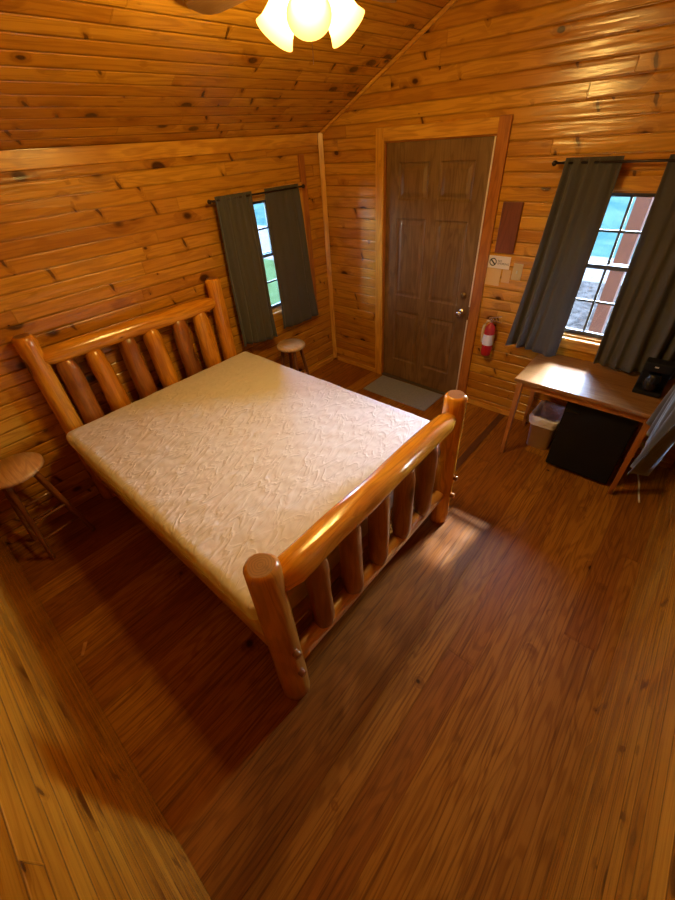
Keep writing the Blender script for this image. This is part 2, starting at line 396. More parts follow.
# ------------------------------------------------------------------ mesh helpers
class MB:
    def __init__(s, uv=True):
        s.bm = bmesh.new(); s.uv = s.bm.loops.layers.uv.new('UVMap')
    def face(s, pts, uvs=None, mi=0, smooth=False):
        vs_ = [s.bm.verts.new(p) for p in pts]
        f = s.bm.faces.new(vs_); f.material_index = mi; f.smooth = smooth
        if uvs:
            for l, q in zip(f.loops, uvs): l[s.uv].uv = q
        return f
    def hexa(s, P, mi=0, grain=None):
        """8 corners: bottom 0-3 ccw, top 4-7; box-projected uv with u along the longest axis"""
        P = [Vector(p) for p in P]
        vs_ = [s.bm.verts.new(p) for p in P]
        ext = [(P[1] - P[0]).length, (P[3] - P[0]).length, (P[4] - P[0]).length]
        ax = [(P[1] - P[0]).normalized(), (P[3] - P[0]).normalized(), (P[4] - P[0]).normalized()]
        g_ = ext.index(max(ext)) if grain is None else grain
        o = [i for i in range(3) if i != g_]
        for idx in ((3, 2, 1, 0), (4, 5, 6, 7), (0, 1, 5, 4), (1, 2, 6, 5), (2, 3, 7, 6), (3, 0, 4, 7)):
            f = s.bm.faces.new([vs_[i] for i in idx]); f.material_index = mi
            for l, i in zip(f.loops, idx):
                d = P[i] - P[0]
                l[s.uv].uv = (d.dot(ax[g_]), d.dot(ax[o[0]]) + d.dot(ax[o[1]]) + 0.3 * (idx[0] + idx[1]))
        return s
    def box(s, lo, hi, mi=0, grain=None):
        (a, b, c), (d, e, f) = lo, hi
        return s.hexa([(a, b, c), (d, b, c), (d, e, c), (a, e, c), (a, b, f), (d, b, f), (d, e, f), (a, e, f)], mi, grain)
    def log(s, p0, p1, r0, r1=None, n=20, wob=0.04, seed=0, chamfer=0.25, mi=0, mie=None, bend=0.0, step=0.06, dome=0.0, taper_ends=0.0):
        p0, p1 = Vector(p0), Vector(p1); r1 = r1 or r0; mie = mi if mie is None else mie
        ax = (p1 - p0); L = ax.length; ax.normalize()
        up = Vector((0, 0, 1)) if abs(ax.z) < 0.9 else Vector((1, 0, 0))
        e1 = ax.cross(up).normalized(); e2 = ax.cross(e1).normalized()
        m = max(2, int(L / step)); ch = chamfer * min(r0, r1)
        ts = [0.0, ch] + [ch + (L - 2 * ch) * i / m for i in range(1, m)] + [L - ch, L]
        rings = []
        for k, t in enumerate(ts):
            f = t / L; r = r0 + (r1 - r0) * f
            if k == 0 or k == len(ts) - 1: r -= ch
            if taper_ends:
                e = min(t, L - t)
                if e < taper_ends: r *= 0.62 + 0.38 * sqrt(max(0, e / taper_ends))
            c = p0 + ax * t + e2 * (-bend * sin(pi * f))
            ring = []
            for i in range(n):
                a = 2 * pi * i / n
                w_ = noise.noise(Vector((cos(a) * 1.3 + seed * 7.1, sin(a) * 1.3, t * 4.0 + seed))) if wob else 0
                rr = r * (1 + wob * 1.6 * w_)
                ring.append(s.bm.verts.new(c + e1 * (rr * cos(a)) + e2 * (rr * sin(a))))
            rings.append(ring)
        for k in range(len(ts) - 1):
            for i in range(n):
                j = (i + 1) % n
                f = s.bm.faces.new((rings[k][i], rings[k][j], rings[k + 1][j], rings[k + 1][i])); f.smooth = True; f.material_index = mi
                ar = 2 * pi * r0 / n
                for l, q in zip(f.loops, ((ts[k], i * ar), (ts[k], (i + 1) * ar), (ts[k + 1], (i + 1) * ar), (ts[k + 1], i * ar))): l[s.uv].uv = q
        for ring, sgn in ((rings[0], -1), (rings[-1], 1)):
            f = s.bm.faces.new(ring if sgn > 0 else ring[::-1]); f.material_index = mie
            c = sum((v.co for v in ring), Vector()) / n
            for l in f.loops: l[s.uv].uv = ((l.vert.co - c).dot(e1), (l.vert.co - c).dot(e2))
        return s
    def tube(s, pts, r, n=8, mi=0):
        pts = [Vector(p) for p in pts]; rings = []
        for k, p in enumerate(pts):
            d = (pts[min(k + 1, len(pts) - 1)] - pts[max(k - 1, 0)]).normalized()
            up = Vector((0, 0, 1)) if abs(d.z) < 0.95 else Vector((1, 0, 0))
            a = d.cross(up).normalized(); b = d.cross(a)
            rings.append([s.bm.verts.new(p + a * (r * cos(2 * pi * i / n)) + b * (r * sin(2 * pi * i / n))) for i in range(n)])
        for k in range(len(pts) - 1):
            for i in range(n):
                f = s.bm.faces.new((rings[k][i], rings[k][(i + 1) % n], rings[k + 1][(i + 1) % n], rings[k + 1][i])); f.smooth = True; f.material_index = mi
        s.bm.faces.new(rings[0][::-1]); s.bm.faces.new(rings[-1])
        return s
    def lathe(s, prof, c, ax=(0, 0, 1), n=28, mi=0, closed_ends=True, smooth=True):
        """prof: (radius, height) list along axis ax from c"""
        c = Vector(c); ax = Vector(ax).normalized()
        up = Vector((0, 0, 1)) if abs(ax.z) < 0.9 else Vector((1, 0, 0))
        e1 = ax.cross(up).normalized(); e2 = ax.cross(e1); rings = []; d = 0; ds = []
        for k, (r, h) in enumerate(prof):
            if k: d += math.hypot(r - prof[k - 1][0], h - prof[k - 1][1])
            ds.append(d)
            rings.append([s.bm.verts.new(c + ax * h + e1 * (max(r, 1e-4) * cos(2 * pi * i / n)) + e2 * (max(r, 1e-4) * sin(2 * pi * i / n))) for i in range(n)])
        for k in range(len(prof) - 1):
            for i in range(n):
                j = (i + 1) % n
                f = s.bm.faces.new((rings[k][i], rings[k][j], rings[k + 1][j], rings[k + 1][i])); f.smooth = smooth; f.material_index = mi
                for l, q in zip(f.loops, ((ds[k], i / n), (ds[k], (i + 1) / n), (ds[k + 1], (i + 1) / n), (ds[k + 1], i / n))): l[s.uv].uv = q
        if closed_ends:
            for ring in (rings[0][::-1], rings[-1]):
                f = s.bm.faces.new(ring); f.material_index = mi
                for l in f.loops: l[s.uv].uv = ((l.vert.co - c).dot(e1), (l.vert.co - c).dot(e2))
        return s
    def build(s, name, mats, parent=None, origin=None, bevel=0.0, solid=0.0, subsurf=0, recalc=True, flip=False):
        if recalc: bmesh.ops.recalc_face_normals(s.bm, faces=s.bm.faces)
        o0 = parent_world(parent) if parent else Vector(origin or (0, 0, 0))
        me = bpy.data.meshes.new(name)
        bmesh.ops.translate(s.bm, verts=s.bm.verts, vec=-o0)
        s.bm.to_mesh(me); s.bm.free()
        for q in (mats if isinstance(mats, (list, tuple)) else [mats]): me.materials.append(M[q] if isinstance(q, str) else q)
        o = bpy.data.objects.new(name, me); COL.objects.link(o)
        if parent: o.parent = parent
        else: o.location = o0
        if solid:
            md = o.modifiers.new('solid', 'SOLIDIFY'); md.thickness = solid; md.offset = 0
        if bevel:
            md = o.modifiers.new('bevel', 'BEVEL'); md.width = bevel; md.segments = 2; md.limit_method = 'ANGLE'; md.angle_limit = 0.7
        if subsurf:
            md = o.modifiers.new('sub', 'SUBSURF'); md.levels = subsurf; md.render_levels = subsurf
        return o

def parent_world(p):
    v = Vector()
    while p is not None:
        v += p.location; p = p.parent
    return v

def tag(o, label=None, cat=None, group=None, kind=None):
    for k, v in (('label', label), ('category', cat), ('group', group), ('kind', kind)):
        if v: o[k] = v
    return o

def thing(name, loc, label, cat, group=None):
    o = bpy.data.objects.new(name, None); COL.objects.link(o); o.location = loc; o.empty_display_size = 0.1
    return tag(o, label, cat, group)

def struct(o, label=None, cat=None): return tag(o, label, cat, None, 'structure')

# ------------------------------------------------------------------ room shell
def wall_pieces(mb, a_breaks, holes, topf, place):
    """strips between sorted breaks; holes: (a0,a1,z0,z1); place(a, z, side)->xyz"""
    for a0, a1 in zip(a_breaks[:-1], a_breaks[1:]):
        zs = [(0.0, 0.0, None)]
        spans = []
        z = 0.0
        for h in sorted([h for h in holes if h[0] <= a0 + 1e-6 and h[1] >= a1 - 1e-6], key=lambda h: h[2]):
            if h[2] > z: spans.append((z, z, h[2], h[2]))
            z = h[3]
        spans.append((z, z, topf(a0), topf(a1)))
        for (b0, b1, t0, t1) in spans:
            P = [place(a0, b0, 0), place(a1, b1, 0), place(a1, b1, 1), place(a0, b0, 1),
                 place(a0, t0, 0), place(a1, t1, 0), place(a1, t1, 1), place(a0, t0, 1)]
            mb.hexa(P)

mb = MB(); mb.box((-T, -D - T, -0.12), (W + T, T, 0.0))
struct(mb.build('floor', 'floor'), 'varnished reddish brown wood floor of narrow boards running towards the door wall', 'floor')

flat = lambda a: HE
gable = lambda a: HE + SL * (a if a <= XR else W - a)
mb = MB(); wall_pieces(mb, [-D, WA['a0'], WA['a1'], 0], [(WA['a0'], WA['a1'], WA['z0'], WA['z1'])], flat, lambda a, z, s: (-T * s, a, z))
struct(mb.build('wall_left', 'wallA'), 'knotty pine board wall behind the log headboard', 'wall')
mb = MB(); wall_pieces(mb, [-T, 0, DR['a0'], DR['a1'], XR, WB['a0'], WB['a1'], W, W + T],
                       [(DR['a0'], DR['a1'], -0.001, DR['z1']), (WB['a0'], WB['a1'], WB['z0'], WB['z1'])],
                       lambda a: HE + SL * max(0, (a if a <= XR else W - a)), lambda a, z, s: (a, T * s, z))
struct(mb.build('wall_back', 'wallB'), 'knotty pine gable wall with the brown door and the desk window', 'wall')
mb = MB(); wall_pieces(mb, [-D, WC['a0'], WC['a1'], 0], [(WC['a0'], WC['a1'], WC['z0'], WC['z1'])], flat, lambda a, z, s: (W + T * s, a, z))
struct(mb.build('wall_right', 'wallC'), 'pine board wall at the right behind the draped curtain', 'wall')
mb = MB(); wall_pieces(mb, [-T, 0, XR, W, W + T], [], lambda a: HE + SL * max(0, (a if a <= XR else W - a)), lambda a, z, s: (a, -D - T * s, z))
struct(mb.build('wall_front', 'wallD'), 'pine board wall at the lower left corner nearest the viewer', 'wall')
mb = MB()
for (xa, za, xb, zb) in ((-T - 0.22, HE - SL * (T + 0.22), XR, HR), (XR, HR, W + T + 0.22, HE - SL * (T + 0.22))):
    y0, y1 = -D - T - 0.3, T + 0.22
    mb.hexa([(xa, y0, za), (xb, y0, zb), (xb, y1, zb), (xa, y1, za), (xa, y0, za + 0.1), (xb, y0, zb + 0.1), (xb, y1, zb + 0.1), (xa, y1, za + 0.1)])
struct(mb.build('ceiling', 'ceil'), 'sloping knotty pine board ceiling with shiny grooves', 'ceiling')

# corner and gable trim
k = 0
def trim(name, fn, label, mat='trim', bevel=0.004):
    mb = MB(); fn(mb); return struct(mb.build(name, mat, bevel=bevel), label, 'trim')
trim('trim_1', lambda m: m.hexa([(0.001, -0.032, 0.03), (0.012, -0.045, 0.03), (0.045, -0.012, 0.03), (0.032, -0.001, 0.03),
                                (0.001, -0.032, HE), (0.012, -0.045, HE), (0.045, -0.012, HE), (0.032, -0.001, HE)]),
     'pale vertical corner strip between the bed wall and the door wall')
def rake(m, x0, x1, y):
    z0, z1 = gable(x0), gable(x1)
    m.hexa([(x0, y - 0.018, z0 - 0.03), (x1, y - 0.018, z1 - 0.03), (x1, y, z1 - 0.03), (x0, y, z0 - 0.03),
            (x0, y - 0.018, z0 - 0.003), (x1, y - 0.018, z1 - 0.003), (x1, y, z1 - 0.003), (x0, y, z0 - 0.003)])
trim('trim_2', lambda m: rake(m, 0.02, XR, -0.001), 'thin pine strip along the slope where ceiling meets the door wall')
trim('trim_3', lambda m: rake(m, XR, W - 0.02, -0.001), 'thin pine strip along the right slope of the ceiling above the desk window')
trim('trim_4', lambda m: m.box((0.001, -D + 0.01, HE - 0.085), (0.016, -0.05, HE - 0.002)), 'flat pine board running along the top of the bed wall under the ceiling')
trim('trim_5', lambda m: m.box((0.001, -0.30, 0.62), (0.02, -0.235, 1.99)), 'red stained upright board beside the bed wall curtains', 'trim_red')
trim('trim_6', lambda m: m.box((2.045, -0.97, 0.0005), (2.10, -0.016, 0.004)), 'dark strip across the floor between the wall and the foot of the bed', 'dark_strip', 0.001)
def base(name, lo, hi, lab):
    mb = MB(); mb.box(lo, hi); struct(mb.build(name, 'trim', bevel=0.003), lab, 'baseboard')
base('baseboard_left', (0.001, -D + 0.02, 0.001), (0.014, -0.05, 0.05), 'low pine baseboard under the headboard wall')
base('baseboard_back', (0.05, -0.014, 0.001), (DR['a0'] - 0.075, -0.001, 0.05), 'low pine baseboard left of the door')
base('baseboard_back_right', (DR['a1'] + 0.085, -0.014, 0.001), (W - 0.02, -0.001, 0.05), 'low pine baseboard right of the door below the extinguisher')

# ------------------------------------------------------------------ windows
def window(name, w, place, label, sillmat='trim'):
    """place(a, d, z): a along the wall, d depth outward from the inner face"""
    root = bpy.data.objects.new(name, None); COL.objects.link(root); root.location = place((w['a0'] + w['a1']) / 2, 0, w['z0'])
    struct(root, label, 'window')
    a0, a1, z0, z1 = w['a0'], w['a1'], w['z0'], w['z1']
    def bx(m, lo, hi):
        A, B = place(*lo), place(*hi)
        m.box([min(A[i], B[i]) for i in range(3)], [max(A[i], B[i]) for i in range(3)])
    m = MB(); c = 0.07
    bx(m, (a0 - c, -0.001, z0 - 0.0), (a0, -0.018, z1 + c)); bx(m, (a1, -0.001, z0), (a1 + c, -0.018, z1 + c))
    bx(m, (a0, -0.001, z1), (a1, -0.018, z1 + c)); bx(m, (a0 - c, -0.001, z0 - 0.085), (a1 + c, -0.018, z0 - 0.022))
    m.build('window_casing', 'trim', root, bevel=0.003)
    m = MB(); bx(m, (a0 - c - 0.01, 0.0, z0 - 0.022), (a1 + c + 0.01, -0.045, z0)); m.build('window_sill', sillmat, root, bevel=0.003)
    m = MB(); t = 0.012
    bx(m, (a0, 0, z0), (a0 + t, T, z1)); bx(m, (a1 - t, 0, z0), (a1, T, z1)); bx(m, (a0 + t, 0, z0), (a1 - t, T, z0 + t)); bx(m, (a0 + t, 0, z1 - t), (a1 - t, T, z1))
    m.build('window_jamb', 'trim', root)
    zm = 1.30
    for (s0, s1, d) in ((zm - 0.012, z1 - t, 0.075), (z0 + t, zm + 0.012, 0.045)):
        m = MB(); b0, b1 = a0 + t, a1 - t; fw = 0.028
        bx(m, (b0, d, s0), (b0 + fw, d + 0.025, s1)); bx(m, (b1 - fw, d, s0), (b1, d + 0.025, s1))
        bx(m, (b0 + fw, d, s0), (b1 - fw, d + 0.025, s0 + fw)); bx(m, (b0 + fw, d, s1 - fw), (b1 - fw, d + 0.025, s1))
        sash = m.build('window_sash', 'muntin', root, bevel=0.002)
        m = MB(); am = (b0 + b1) / 2; zc = (s0 + s1) / 2
        bx(m, (am - 0.007, d + 0.004, s0 + fw), (am + 0.007, d + 0.021, s1 - fw)); bx(m, (b0 + fw, d + 0.005, zc - 0.007), (b1 - fw, d + 0.02, zc + 0.007))
        m.build('muntin', 'muntin', sash)
        m = MB(); bx(m, (b0 + fw - 0.004, d + 0.011, s0 + fw - 0.004), (b1 - fw + 0.004, d + 0.014, s1 - fw + 0.004)); m.build('glass_pane', 'glass', sash)
window('window_1', WA, lambda a, d, z: (-d, a, z), 'narrow view of a sash window between dark curtains on the headboard wall')
window('window_2', WB, lambda a, d, z: (a, d, z), 'double hung window with eight small panes above the desk')
window('window_3', WC, lambda a, d, z: (W + d, a, z), 'curtained sash window on the right hand wall')

# ------------------------------------------------------------------ door
dr = bpy.data.objects.new('door_1', None); COL.objects.link(dr); dr.location = (1.15, 0, 0)
struct(dr, 'closed brown wood grained panel door in the pine gable wall', 'door')
a0, a1, zt = DR['a0'], DR['a1'], DR['z1']
m = MB()
m.box((a0 - 0.075, -0.02, 0), (a0 + 0.005, -0.001, zt + 0.08)); m.box((a0 + 0.005, -0.02, zt - 0.005), (a1 - 0.005, -0.001, zt + 0.08))
m.build('door_casing', 'trim', dr, bevel=0.004)
m = MB(); m.box((a1 - 0.005, -0.022, 0), (a1 + 0.078, -0.001, zt + 0.085))
tag(m.build('door_casing', 'trim_red', dr, bevel=0.004), 'red stained right side casing of the door')
m = MB(); m.box((a0, -0.001, 0), (a0 + 0.014, T, zt)); m.box((a1 - 0.014, -0.001, 0), (a1, T, zt)); m.box((a0 + 0.014, -0.001, zt - 0.014), (a1 - 0.014, T, zt))
m.build('door_jamb', 'trim_red', dr)
m = MB(); m.box((a0 + 0.014, 0.054, 0.018), (a0 + 0.035, 0.075, zt - 0.014)); m.box((a1 - 0.045, 0.054, 0.018), (a1 - 0.014, 0.075, zt - 0.014)); m.box((a0 + 0.035, 0.054, zt - 0.04), (a1 - 0.045, 0.075, zt - 0.014)); m.box((a0 + 0.035, 0.054, 0.018), (a1 - 0.045, 0.075, 0.035))
m.build('door_stop', 'trim_red', dr)
# panelled leaf: grid of front-face heights
x0, x1, zb, ztp = a0 + 0.017, a1 - 0.026, 0.022, zt - 0.017
yf, yb = 0.012, 0.052
m = MB()
pw = (x1 - x0)
cols = [(x0 + 0.115, x0 + pw / 2 - 0.045), (x0 + pw / 2 + 0.045, x1 - 0.115)]
rows = [(0.22, 0.74), (0.88, 1.52), (1.65, 1.90)]
panels = [(c[0], c[1], r[0], r[1]) for c in cols for r in rows]
def depth(x, z):
    d = 0.0
    for (pa, pb, pc, pd) in panels:
        e = min(x - pa, pb - x, z - pc, pd - z)
        if e > 0:
            if e < 0.014: d = 0.011 * sin(pi / 2 * e / 0.014)
            elif e < 0.026: d = 0.011
            elif e < 0.05: d = 0.011 - 0.008 * (e - 0.026) / 0.024
            else: d = 0.003
    return d
xs = sorted(set([x0, x1] + [q for (pa, pb, _, _) in panels for q in (pa, pa + .007, pa + .014, pa + .026, pa + .05, pb - .05, pb - .026, pb - .014, pb - .007, pb)]))
zs = sorted(set([zb, ztp] + [q for (_, _, pc, pd) in panels for q in (pc, pc + .007, pc + .014, pc + .026, pc + .05, pd - .05, pd - .026, pd - .014, pd - .007, pd)]))
grid = [[m.bm.verts.new((x, yf + depth(x, z), z)) for z in zs] for x in xs]
for i in range(len(xs) - 1):
    for j in range(len(zs) - 1):
        f = m.bm.faces.new((grid[i][j], grid[i + 1][j], grid[i + 1][j + 1], grid[i][j + 1]))
        for l in f.loops: l[m.uv].uv = (l.vert.co.z, l.vert.co.x)
nx, nz_ = len(xs) - 1, len(zs) - 1
B = {}
def bk(i, j):
    if (i, j) not in B: B[(i, j)] = m.bm.verts.new((xs[i], yb, zs[j]))
    return B[(i, j)]
def q(a, b, c, d):
    f = m.bm.faces.new((a, b, c, d))
    for l in f.loops: l[m.uv].uv = (l.vert.co.z, l.vert.co.x + l.vert.co.y)
for i in range(nx):
    q(grid[i][0], bk(i, 0), bk(i + 1, 0), grid[i + 1][0]); q(grid[i][nz_], grid[i + 1][nz_], bk(i + 1, nz_), bk(i, nz_))
for j in range(nz_):
    q(grid[0][j], grid[0][j + 1], bk(0, j + 1), bk(0, j)); q(grid[nx][j], bk(nx, j), bk(nx, j + 1), grid[nx][j + 1])
m.bm.faces.new([bk(i, 0) for i in range(nx + 1)] + [bk(nx, j) for j in range(1, nz_ + 1)] + [bk(i, nz_) for i in range(nx - 1, -1, -1)] + [bk(0, j) for j in range(nz_ - 1, 0, -1)])
leaf = m.build('door_leaf', 'door', dr)
m = MB(); m.box((x1 + 0.001, -0.004, 0.03), (x1 + 0.011, 0.011, ztp)); tag(m.build('weatherstrip', 'stripping', dr), 'pale strip down the latch side of the door')
m = MB(); m.box((a0 + 0.014, -0.012, 0.0), (a1 - 0.014, T, 0.018)); m.build('threshold', 'rubber', dr, bevel=0.003)
kx = x1 - 0.065
m = MB(); m.lathe([(0.030, 0), (0.031, 0.004), (0.026, 0.009), (0.011, 0.012), (0.010, 0.03), (0.018, 0.036), (0.027, 0.046), (0.028, 0.056), (0.020, 0.066), (0.002, 0.069)], (kx, yf, 0.84), (0, -1, 0), n=20)
m.build('door_knob', 'chrome', leaf)
m = MB(); m.lathe([(0.026, 0), (0.027, 0.006), (0.022, 0.012), (0.012, 0.014), (0.011, 0.02), (0.001, 0.021)], (kx, yf, 0.98), (0, -1, 0), n=20)
m.box((kx - 0.004, yf - 0.034, 0.965), (kx + 0.004, yf - 0.018, 0.995)); m.build('deadbolt', 'brass', leaf)
m = MB(); m.box((x1 + 0.001, -0.007, 0.79), (x1 + 0.012, -0.004, 0.90)); m.build('strike_plate', 'chrome', dr)

# ------------------------------------------------------------------ outside
def plane(name, x0, x1, y0, y1, z, mat, label, cat, t=0.1):
    m = MB(); m.box((x0, y0, z - t), (x1, y1, z)); return struct(m.build(name, mat), label, cat)
plane('lawn', -9, 0.2, -12, 4.6, -0.5, 'grass', 'sunlit green lawn outside the headboard wall window', 'lawn')
plane('gravel_yard', 0.2, 14, 0.9, 6.4, -0.5, 'gravel', 'speckled grey gravel outside the desk window', 'gravel', 0.1)
plane('sandy_track', -30, 30, 4.6, 8.6, -0.51, 'sand', 'bright pale track beyond the gravel and lawn', 'ground')
plane('lake', -60, 60, 8.6, 70, -0.52, 'lake', 'cyan lake water far beyond the pale track', 'lake')
m = MB(); m.box((0.0, T + 0.002, -0.45), (W + 0.1, 0.9, -0.12))
tag(m.build('porch_deck', 'deck', origin=(1.7, 0.5, -0.45)), 'low wooden porch deck outside the door wall', 'deck', kind='structure')
m = MB(); m.box((2.29, 1.56, -0.5), (2.41, 1.68, 2.6)); tag(m.build('yard_post', 'bark', origin=(2.35, 1.62, -0.5), bevel=0.004), 'reddish wooden post outside seen through the right panes of the desk window', 'post')

# ------------------------------------------------------------------ bed
BX, BY0, BY1 = 2.22, -2.835, -1.475
HX = 0.10
bed = thing('log_bed', (1.15, -2.15, 0), 'rustic honey pine log bed with headboard and footboard against the bed wall', 'bed')
def plog(name, *a, mats=('log', 'log_end'), label=None, par=None, **k):
    m = MB(); m.log(*a, mie=1, **k); return tag(m.build(name, list(mats), par or bed), label)
plog('post', (HX, BY0 + 0.02, 0), (HX, BY0 + 0.05, 1.29), 0.066, 0.058, seed=1, wob=0.06)
plog('post', (HX, BY1, 0), (HX, BY1 + 0.02, 1.29), 0.066, 0.058, seed=2, wob=0.06)
p3 = plog('post', (BX, BY0, 0), (BX, BY0 + 0.01, 1.0), 0.066, 0.063, seed=3, wob=0.05, mats=('log_shaded', 'log_end'))
p4 = plog('post', (BX, BY1 + 0.005, 0), (BX, BY1, 0.985), 0.066, 0.060, seed=4, wob=0.05)
plog('top_rail', (HX, BY0 + 0.06, 1.135), (HX, BY1 - 0.02, 1.115), 0.056, seed=5, wob=0.08, taper_ends=0.10)
plog('lower_rail', (HX, BY0 + 0.02, 0.40), (HX, BY1, 0.40), 0.045, seed=6)
for i in range(6):
    y = -2.665 + i * 0.205
    plog('spindle', (HX, y, 0.42), (HX + 0.0, y + 0.012 * (-1) ** i, 1.10), 0.070, 0.062, seed=10 + i, wob=0.14, taper_ends=0.06,
         mats=('log_dark' if i % 2 == 0 else 'log', 'log_end'))
plog('top_rail', (BX, BY0 + 0.045, 0.855), (BX, BY1 - 0.035, 0.85), 0.066, 0.058, seed=7, wob=0.08, taper_ends=0.07)
plog('lower_rail', (BX, BY0 + 0.03, 0.275), (BX, BY1 - 0.03, 0.27), 0.043, seed=8, wob=0.05, mats=('rail', 'log_end'))
for i in range(5):
    y = -2.60 + i * 0.218
    plog('spindle', (BX, y, 0.28), (BX, y, 0.82), 0.055, 0.052, seed=20 + i, wob=0.09, taper_ends=0.06, mats=('log_dark', 'log_end'))
for (y, z) in ((BY0, 0.45), (BY0, 0.27), (BY1, 0.41), (BY1, 0.26)):
    m = MB(); m.log((BX + 0.045, y + 0.008, z), (BX + 0.088, y + 0.008, z), 0.017, n=12, wob=0, mie=1); m.build('peg', ['log_dark', 'log_end'], p3 if y == BY0 else p4)
for y in (BY0 + 0.015, BY1 - 0.0):
    m = MB()
    m.box((HX + 0.05, y - 0.030, 0.25), (BX - 0.05, y + 0.030, 0.395)); m.build('side_rail', 'rail', bed, bevel=0.022)
m = MB()
for i in range(9):
    x = 0.30 + i * 0.22; m.box((x, BY0 + 0.06, 0.335), (x + 0.09, BY1 - 0.03, 0.355))
m.build('slats', 'rail', bed)

# mattress and foundation lie on the bed
def soft_block(name, x0, x1, y0, y1, z0, z1, r, mat, puff=0.0, wr=0.0, nx=60, ny=44, nz=7, seed=0):
    m = MB(); bm = m.bm
    cx, cy, cz = (x0 + x1) / 2, (y0 + y1) / 2, (z0 + z1) / 2
    hx, hy, hz = (x1 - x0) / 2, (y1 - y0) / 2, (z1 - z0) / 2
    V = {}
    def vert(i, j, k_):
        key = (i, j, k_)
        if key in V: return V[key]
        p = Vector((-hx + 2 * hx * i / nx, -hy + 2 * hy * j / ny, -hz + 2 * hz * k_ / nz))
        c = Vector((max(-hx + r, min(hx - r, p.x)), max(-hy + r, min(hy - r, p.y)), max(-hz + r, min(hz - r, p.z))))
        d = p - c
        if d.length > 1e-6: p = c + d.normalized() * min(r, d.length if d.length < r else r)
        fx, fy = p.x / hx, p.y / hy
        top = max(0.0, p.z / hz)
        p.z += puff * top * (1 - fx ** 4) * (1 - fy ** 4)
        if wr:
            n_ = noise.noise(Vector((p.x * 5 + p.y * 3 + seed, p.y * 13 - p.x * 6, p.z * 5))) + 0.6 * noise.noise(Vector((p.x * 11, p.y * 24 + seed, p.z * 9)))
            p.z += wr * n_ * top
            s_ = noise.noise(Vector((p.x * 14 + seed, p.y * 14, p.z * 6)))
            side = 1 if abs(fy) > 0.97 or abs(fx) > 0.97 else 0
            p.y += side * wr * 1.2 * s_ * (1 if fy > 0 else -1); p.x += side * wr * 0.8 * s_ * (1 if fx > 0 else -1)
        V[key] = bm.verts.new(p + Vector((cx, cy, cz))); return V[key]
    def quad(a, b, c, d):
        f = bm.faces.new((vert(*a), vert(*b), vert(*c), vert(*d))); f.smooth = True
    for i in range(nx):
        for j in range(ny):
            quad((i, j, nz), (i + 1, j, nz), (i + 1, j + 1, nz), (i, j + 1, nz)); quad((i, j, 0), (i, j + 1, 0), (i + 1, j + 1, 0), (i + 1, j, 0))
    for i in range(nx):
        for k_ in range(nz):
            quad((i, 0, k_), (i + 1, 0, k_), (i + 1, 0, k_ + 1), (i, 0, k_ + 1)); quad((i, ny, k_), (i, ny, k_ + 1), (i + 1, ny, k_ + 1), (i + 1, ny, k_))
    for j in range(ny):
        for k_ in range(nz):
            quad((0, j, k_), (0, j, k_ + 1), (0, j + 1, k_ + 1), (0, j + 1, k_)); quad((nx, j, k_), (nx, j + 1, k_), (nx, j + 1, k_ + 1), (nx, j, k_ + 1))
    return m.build(name, mat, origin=(cx, cy, z0))
MX0, MX1, MY0, MY1 = 0.178, 2.140, -2.885, -1.345
tag(soft_block('foundation', MX0 + 0.02, MX1 - 0.01, MY0 + 0.018, MY1 - 0.018, 0.40, 0.558, 0.025, 'tanfabric', 0, 0.002, 40, 30, 4),
    'thin tan mattress foundation between the bed rails and the white mattress', 'foundation')
tag(soft_block('mattress', MX0, MX1, MY0, MY1, 0.560, 0.682, 0.045, 'sheet', 0.010, 0.0030, 150, 110, 10, 3),
    'bare mattress in a wrinkled white quilted cover on the log bed', 'mattress')

# ------------------------------------------------------------------ stools
def make_stool(loc, h, r, spread, label, rz, seatmat='stool'):
    root = thing('wooden_stool', loc, label, 'stool', 'round wooden stools by the headboard')
    L0 = Vector(loc)
    m = MB(); m.lathe([(r - 0.012, h - 0.034), (r, h - 0.026), (r, h - 0.010), (r - 0.010, h), (0.0005, h + 0.0005)], loc, n=36, smooth=True)
    for f in m.bm.faces:
        for l in f.loops: l[m.uv].uv = (l.vert.co.x, l.vert.co.y)
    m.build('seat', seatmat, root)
    tops, bots = [], []
    for i in range(4):
        a = rz + pi / 4 + i * pi / 2
        tops.append(L0 + Vector((cos(a) * r * 0.62, sin(a) * r * 0.62, h - 0.030))); bots.append(L0 + Vector((cos(a) * spread, sin(a) * spread, 0)))
        m = MB(); m.log(bots[-1], tops[-1], 0.013, 0.017, n=12, wob=0.0, chamfer=0.2); m.build('leg', 'stool_leg', root)
    for i in range(4):
        for hh in ((0.2, 0.42) if i % 2 == 0 else (0.26, 0.48)):
            j = (i + 1) % 4; f = hh
            m = MB(); m.log(bots[i].lerp(tops[i], f), bots[j].lerp(tops[j], f), 0.009, n=10, wob=0, chamfer=0.1); m.build('rung', 'stool_leg', root)
    return root
make_stool((0.300, -0.925, 0), 0.605, 0.135, 0.17, 'small round wooden stool under the bed wall window beside the bed', 0.3, 'stool_glare')
make_stool((0.24, -3.215, 0), 0.64, 0.165, 0.20, 'dark legged round wooden stool in the left corner beside the headboard', 0.1)

